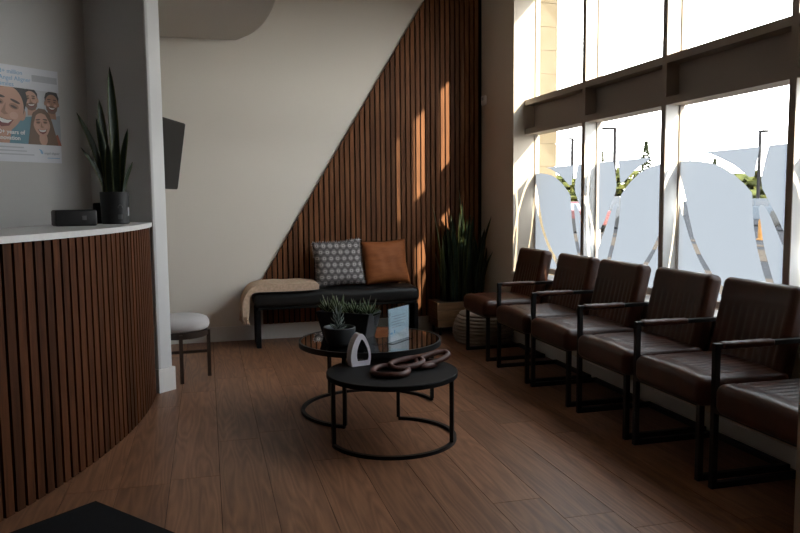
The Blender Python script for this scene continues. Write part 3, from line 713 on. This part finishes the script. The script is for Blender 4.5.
# ------------------------------------------------------------------ things on the tables
# tapered trough
tp = thing('trough_planter', 'dark tapered trough of spiky succulents on the glass coffee table', 'planter', (.865, 4.585, ZB-.002), math.radians(-38))
def frustum(bm, a, b, h, wall):
    def ring(x, y, z): return [bm.verts.new((sx_*x/2, sy*y/2, z)) for sx_, sy in ((-1, -1), (1, -1), (1, 1), (-1, 1))]
    rs = [ring(a[0], a[1], 0), ring(b[0], b[1], h), ring(b[0]-wall*2, b[1]-wall*2, h), ring(b[0]-wall*2-.01, b[1]-wall*2-.01, h-.03)]
    bm.faces.new(rs[0][::-1]); bm.faces.new(rs[3])
    for A, B in zip(rs, rs[1:]):
        for k in range(4): bm.faces.new((A[k], A[(k+1) % 4], B[(k+1) % 4], B[k]))
bm = BM(); frustum(bm, (.30, .15), (.38, .19), .165, .012); bmesh.ops.bevel(bm, geom=bm.edges[:], offset=.003, segments=2, affect='EDGES'); obj('trough', bm, M_CERAM, tp)
bm = BM(); box(bm, (-.17, -.075, .12), (.17, .075, .142)); obj('soil', bm, M_SOIL, tp)
def rosette(name, c, r, n, h, parent, m, R_, tall=0):
    bm = BM()
    for k in range(n):
        a = k*2.4; t = k/n; rr = r*(1-.55*t); up_ = h*(.35+.9*t); d = Vector((math.cos(a), math.sin(a), 0)); c0 = Vector(c)+Vector((0, 0, tall*t))
        tube(bm, [c0, c0+d*rr*.45+Vector((0, 0, up_*.45)), c0+d*rr*.85+Vector((0, 0, up_*.8)), c0+d*rr+Vector((0, 0, up_*1.1))], [.006, .0095, .006, .001], 6, sq=.55)
    return obj(name, bm, m, parent, smooth=True)
R_ = random.Random(5)
for k in range(7): rosette('succulent', (-.155+.052*k, R_.uniform(-.045, .045), .14), R_.uniform(.06, .09), 18, R_.uniform(.06, .1), tp, M_SUCC, R_)
for x_, y_, dx, dz in ((.12, .02, .03, .13), (-.14, 0, -.05, .12), (.0, .03, .02, .1), (.15, -.02, .06, .11), (-.06, 0, -.03, .12)):
    bm = BM(); tube(bm, [(x_, y_, .14), (x_+dx*.5, y_, .14+dz*.6), (x_+dx, y_, .14+dz)], [.003, .0025, .001], 5); obj('flower_stalk', bm, mat('pale_stalk', (.28, .26, .22), .7), tp)
# round bowl
bw = thing('bowl_planter', 'grey round bowl with a small upright aloe, front left on the glass table', 'planter', (.757, 4.322, ZB-.002))
bm = BM(); lathe(bm, [(0, 0), (.055, 0), (.075, .012), (.094, .06), (.098, .108), (.094, .112), (.089, .108), (.084, .085), (0, .083)]); obj('bowl', bm, M_CERAMG, bw, smooth=40)
bm = BM(); lathe(bm, [(.084, .084), (.04, .09), (0, .091)]); obj('soil', bm, M_SOIL, bw)
rosette('aloe', (-.01, 0, .088), .055, 22, .07, bw, mat('aloe_green', (.12, .15, .13), .5), R_, tall=.07)
# sign in an acrylic holder
sg = thing('sign_holder', 'clear acrylic holder with a pale blue printed card on the glass table', 'sign holder', (1.135, 4.345, ZB-.002), math.radians(44))
bm = BM(); box(bm, (-.125, -.003, 0), (.125, -.001, .215)); box(bm, (-.125, .002, 0), (.125, .004, .215)); box(bm, (-.125, -.035, 0), (.125, .04, .003)); obj('acrylic_stand', bm, M_ACRYL, sg)
bm = BM(); box(bm, (-.12, 0, .004), (.12, .001, .21)); card = obj('card', bm, M_CARD, sg)
bm = BM()
for k, (u0, u1) in enumerate(((-.085, .07), (-.06, .09), (-.085, .085), (-.08, .06), (-.085, .03))): box(bm, (u0, -.0007, .158-k*.017), (u1, -.0001, .162-k*.017))
obj('card_text', bm, M_INKD, card)
bm = BM(); box(bm, (-.098, -.0007, .052), (-.075, -.0001, .064)); tube(bm, [(-.055, -.0005, .055), (-.05, -.0005, .075)], .004, 6); obj('card_emblem', bm, M_INKB, card)
bm = BM(); bm.faces.new([bm.verts.new(v) for v in ((-.119, -.0004, .005), (.119, -.0004, .005), (.119, -.0004, .075), (-.119, -.0004, .028))]); obj('card_footer', bm, mat('card_white', (.70, .72, .74), .5), card)
ap = thing('acrylic_panel', 'empty clear acrylic panel between the trough planter and the printed card', 'acrylic panel', (1.02, 4.255, ZB-.002), math.radians(10))
bm = BM(); box(bm, (-.065, -.002, 0), (.04, .002, .19)); box(bm, (-.065, -.002, 0), (.04, .05, .003)); obj('sheet', bm, M_ACRYL, ap)
# arch sculpture
sc_ = thing('arch_sculpture', 'small white and polished arch sculpture standing on the black coffee table', 'sculpture', (.815, 4.03, ZS), math.radians(14))
outl = smoothcurve([(-.055, 0, 0), (-.062, 0, .05), (-.052, 0, .11), (-.028, 0, .16), (.002, 0, .185), (.03, 0, .16), (.055, 0, .10), (.062, 0, .045), (.055, 0, 0)], 4)
inl = smoothcurve([(-.020, 0, .030), (-.026, 0, .06), (-.020, 0, .10), (-.006, 0, .135), (.006, 0, .152), (.022, 0, .135), (.042, 0, .09), (.047, 0, .05), (.040, 0, .030)], 4)
bm = BM(); rows = []
for yy, s_ in ((-.03, 1), (.03, 1)): rows.append(([bm.verts.new((q.x, yy, q.z)) for q in outl], [bm.verts.new((q.x, yy, q.z)) for q in inl]))
n = len(outl)
for s_, (o, i_) in enumerate(rows):
    for k in range(n):
        k2 = (k+1) % n; f = bm.faces.new((o[k], o[k2], i_[k2], i_[k])); f.material_index = 0
for k in range(n):
    k2 = (k+1) % n
    f = bm.faces.new((rows[0][0][k], rows[1][0][k], rows[1][0][k2], rows[0][0][k2])); f.material_index = 1 if k >= n//2-1 else 0
    f = bm.faces.new((rows[0][1][k], rows[0][1][k2], rows[1][1][k2], rows[1][1][k])); f.material_index = 1
obj('arch', bm, [M_WCER, M_CHROME], sc_)
# wooden chain
wc = thing('wooden_chain', 'dark carved wooden chain of thick links lying on the black coffee table', 'ornament', (1.07, 3.83, ZS))
def link(c, L, w_, rz, tx, ty, r=.0165):
    pts = []
    for k in range(40):
        a = 2*math.pi*k/40; ca, sa = math.cos(a), math.sin(a)
        pts.append(((abs(ca)**.75)*math.copysign(1, ca)*L/2, (abs(sa)**.75)*math.copysign(1, sa)*w_/2, 0))
    bm = BM(); tube(bm, pts, r, 12, closed=True)
    bm.transform(Matrix.Translation(c) @ Matrix.Rotation(rz, 4, 'Z') @ Matrix.Rotation(ty, 4, 'Y') @ Matrix.Rotation(tx, 4, 'X'))
    return obj('link', bm, M_CHAINW, wc, smooth=True, tone=rand_tone)
link((-.135, -.06, .017), .19, .21, math.radians(-20), 0, 0)
link((-.03, -.01, .040), .20, .085, math.radians(18), math.radians(16), math.radians(-4))
link((.055, .075, .018), .18, .20, math.radians(40), 0, math.radians(0))
link((.135, .045, .046), .21, .07, math.radians(20), math.radians(24), math.radians(-9))

# ------------------------------------------------------------------ outside
G = -.3
bm = BM(); box(bm, (XO+.2, -60, G-.2), (220, 260, G)); struct('ground', bm, M_ASPH)
bm = BM(); box(bm, (XO+.201, -30, G), (10.6, 60, G+.012)); box(bm, (13.4, -30, G), (16.2, 60, G+.012)); box(bm, (17.2, -30, G), (17.9, 60, G+.014)); struct('ground_walk', bm, M_CONC)
bm = BM()
for k in range(24):
    z0 = G+.002+k*.213; box(bm, (XO+.002, 6.33, z0), (XO+.215, 6.9, z0+.209))
struct('pillar_exterior', bm, M_CREAM)
bm = BM(); box(bm, (XO, 6.337, G), (XO+.205, 6.9, 4.8)); struct('pillar_core', bm, M_CREAM)
def light_pole(x, y, h, arm, label):
    t = thing('lamp_post', label, 'lamp post', (x, y, G), 0, 'car park lamp posts outside')
    bm = BM(); tube(bm, [(0, 0, 0), (0, 0, h)], [.003*y, .0023*y], 8); obj('pole', bm, mat('pole_bronze', (.014, .014, .016), .9, spec=0), t)
    bm = BM(); box(bm, (min(0, arm[0])-.08, min(0, arm[1])-.08, h-.12), (max(0, arm[0])+.08, max(0, arm[1])+.08, h+.02)); obj('lamp_head', bm, mat('pole_bronze', (.014, .014, .016), .9, spec=0), t)
light_pole(32.67, 54.24, 7.35, (-.9, .5), 'dark lamp post with an arm seen through the middle window')
light_pole(36.58, 68.8, 7.75, (-.3, .2), 'thin grey lamp post seen through the far window')
light_pole(36.8, 42.6, 6.1, (.35, -.25), 'dark lamp post with a short arm seen through the near window')
def car(x, y, rz, label, paint, long=4.6, h=1.7, cat='car'):
    t = thing('parked_car', label, cat, (x, y, G), rz, 'vehicles parked outside'); L = long/2
    prof = [(-L, .35), (-L, .85), (-L*.96, 1.0), (-L*.55, 1.05), (-L*.38, 1.1), (L*.9, 1.06), (L, .9), (L, .35)]
    bm = BM(); prism(bm, prof, -.9, .9, axis='y'); bmesh.ops.bevel(bm, geom=bm.edges[:], offset=.06, segments=2, affect='EDGES'); obj('body', bm, paint, t, smooth=40)
    bm = BM(); prism(bm, [(-L*.42, 1.05), (-L*.12, h-.05), (L*.55, h-.06), (L*.86, 1.05)], -.78, .78, axis='y'); obj('cabin_glass', bm, mat('car_glass', (.05, .06, .075), .15), t)
    bm = BM(); prism(bm, [(-L*.14, h-.06), (-L*.1, h), (L*.5, h), (L*.56, h-.07)], -.78, .78, axis='y')
    for xx in (-L*.13, L*.18, L*.52): prism(bm, [(xx, 1.05), (xx+.08, 1.05), (xx+.08, h-.05), (xx, h-.05)], -.79, .79, axis='y')
    obj('roof', bm, paint, t)
    for xx in (-L*.62, L*.62):
        for yy in (-.82, .82):
            bm = BM(); bmesh.ops.create_cone(bm, cap_ends=True, segments=24, radius1=.34, radius2=.34, depth=.22, matrix=Matrix.Translation((xx, yy, .34)) @ Matrix.Rotation(math.pi/2, 4, 'X')); obj('wheel', bm, mat('tyre', (.02, .02, .02), .8), t)
    return t
car(21.2, 35.3, math.radians(-75), 'white car parked under the lamp post in the middle window', mat('white_paint', (.09, .093, .097), .5))
car(17.3, 32.6, math.radians(100), 'red car glimpsed through the far window', mat('red_paint', (.07, .006, .007), .6), 4.2, 1.45)
car(22.5, 45, math.radians(60), 'dark blue car behind the red one', mat('navy_paint', (.02, .03, .06), .25), 4.4, 1.5)
car(29.5, 34.6, math.radians(-60), 'silver blue car parked beyond the yellow bollard', mat('silver_paint', (.045, .06, .08), .5), 4.5, 1.5)
car(27.6, 27.4, math.radians(-50), 'black car at the right of the near window', mat('black_paint', (.02, .022, .025), .3), 4.7, 1.65)
bd_ = thing('bollard', 'short yellow bollard standing on the paving outside the near window', 'bollard', (19.97, 22.9, G))
bm = BM(); lathe(bm, [(0, 0), (.16, 0), (.16, .05), (.11, .06), (.11, .68), (.09, .76), (0, .8)], seg=20); obj('post', bm, mat('yellow_paint', (.13, .055, .003), .8), bd_, smooth=40)
M_TREE = mat('tree_leaves', (.085, .092, .032), 1, spec=0, col2=(.05, .058, .022), vscale=(2, 2, 2)); M_FIR = mat('fir_needles', (.032, .038, .022), 1, spec=0, col2=(.02, .025, .014), vscale=(3, 3, 3))
def tree(name, x, y, h, r, label, kind, seed):
    t = thing(name, label, 'tree' if kind != 'bush' else 'shrub', (x, y, G), 0, 'greenery beyond the car park'); R_ = random.Random(seed)
    bm = BM(); tube(bm, [(0, 0, 0), (0, 0, h*.6)], [.12, .05], 6); obj('trunk', bm, mat('bark', (.16, .12, .09), .9), t)
    bm = BM()
    for k in range(520):
        if kind == 'fir':
            z = R_.random()**.8; rr = r*(1-z)*R_.uniform(.4, 1)+.05; a = R_.uniform(0, 6.28); c = Vector((rr*math.cos(a), rr*math.sin(a), h*(.1+.9*z)))
        else:
            v = Vector((R_.gauss(0, 1), R_.gauss(0, 1), R_.gauss(0, 1))).normalized()*R_.uniform(.5, 1); c = Vector((v.x*r, v.y*r, h*.55+v.z*h*.45))
        s_ = (.18 if kind == 'fir' else .26)*max(.6, r/2)
        q = Matrix.Rotation(R_.uniform(0, 6.28), 3, 'Z') @ Matrix.Rotation(R_.uniform(0, 3.14), 3, 'X')
        bm.faces.new([bm.verts.new(c+q @ Vector(p)*s_) for p in ((-1, -.6, 0), (1, -.6, .2), (1.1, .6, 0), (-.9, .7, .2))])
    obj('crown', bm, M_FIR if kind == 'fir' else M_TREE, t)
tree('fir_tree', 40.5, 61.7, 6.9, 1.4, 'narrow fir tree at the right of the middle window', 'fir', 1)
tree('fir_tree', 57.9, 99.6, 8.6, 1.6, 'tiny distant fir at the left of the middle window', 'fir', 2)
tree('fir_tree', 74.3, 95.2, 7.4, 1.5, 'tiny distant fir in the near window', 'fir', 3)
tree('leafy_bush', 43.6, 50.9, 3.6, 3.2, 'pale green bush behind the lamp post in the near window', 'bush', 4)
tree('leafy_bush', 42.4, 69.8, 4.8, 3.2, 'pale green bush behind the lamp post in the middle window', 'bush', 5)
tree('leafy_bush', 33.2, 65.0, 3.9, 2.8, 'pale green bush in the far window', 'bush', 6)
tree('leafy_bush', 50.5, 47.8, 2.9, 3.0, 'low bush at the right of the near window', 'bush', 7)
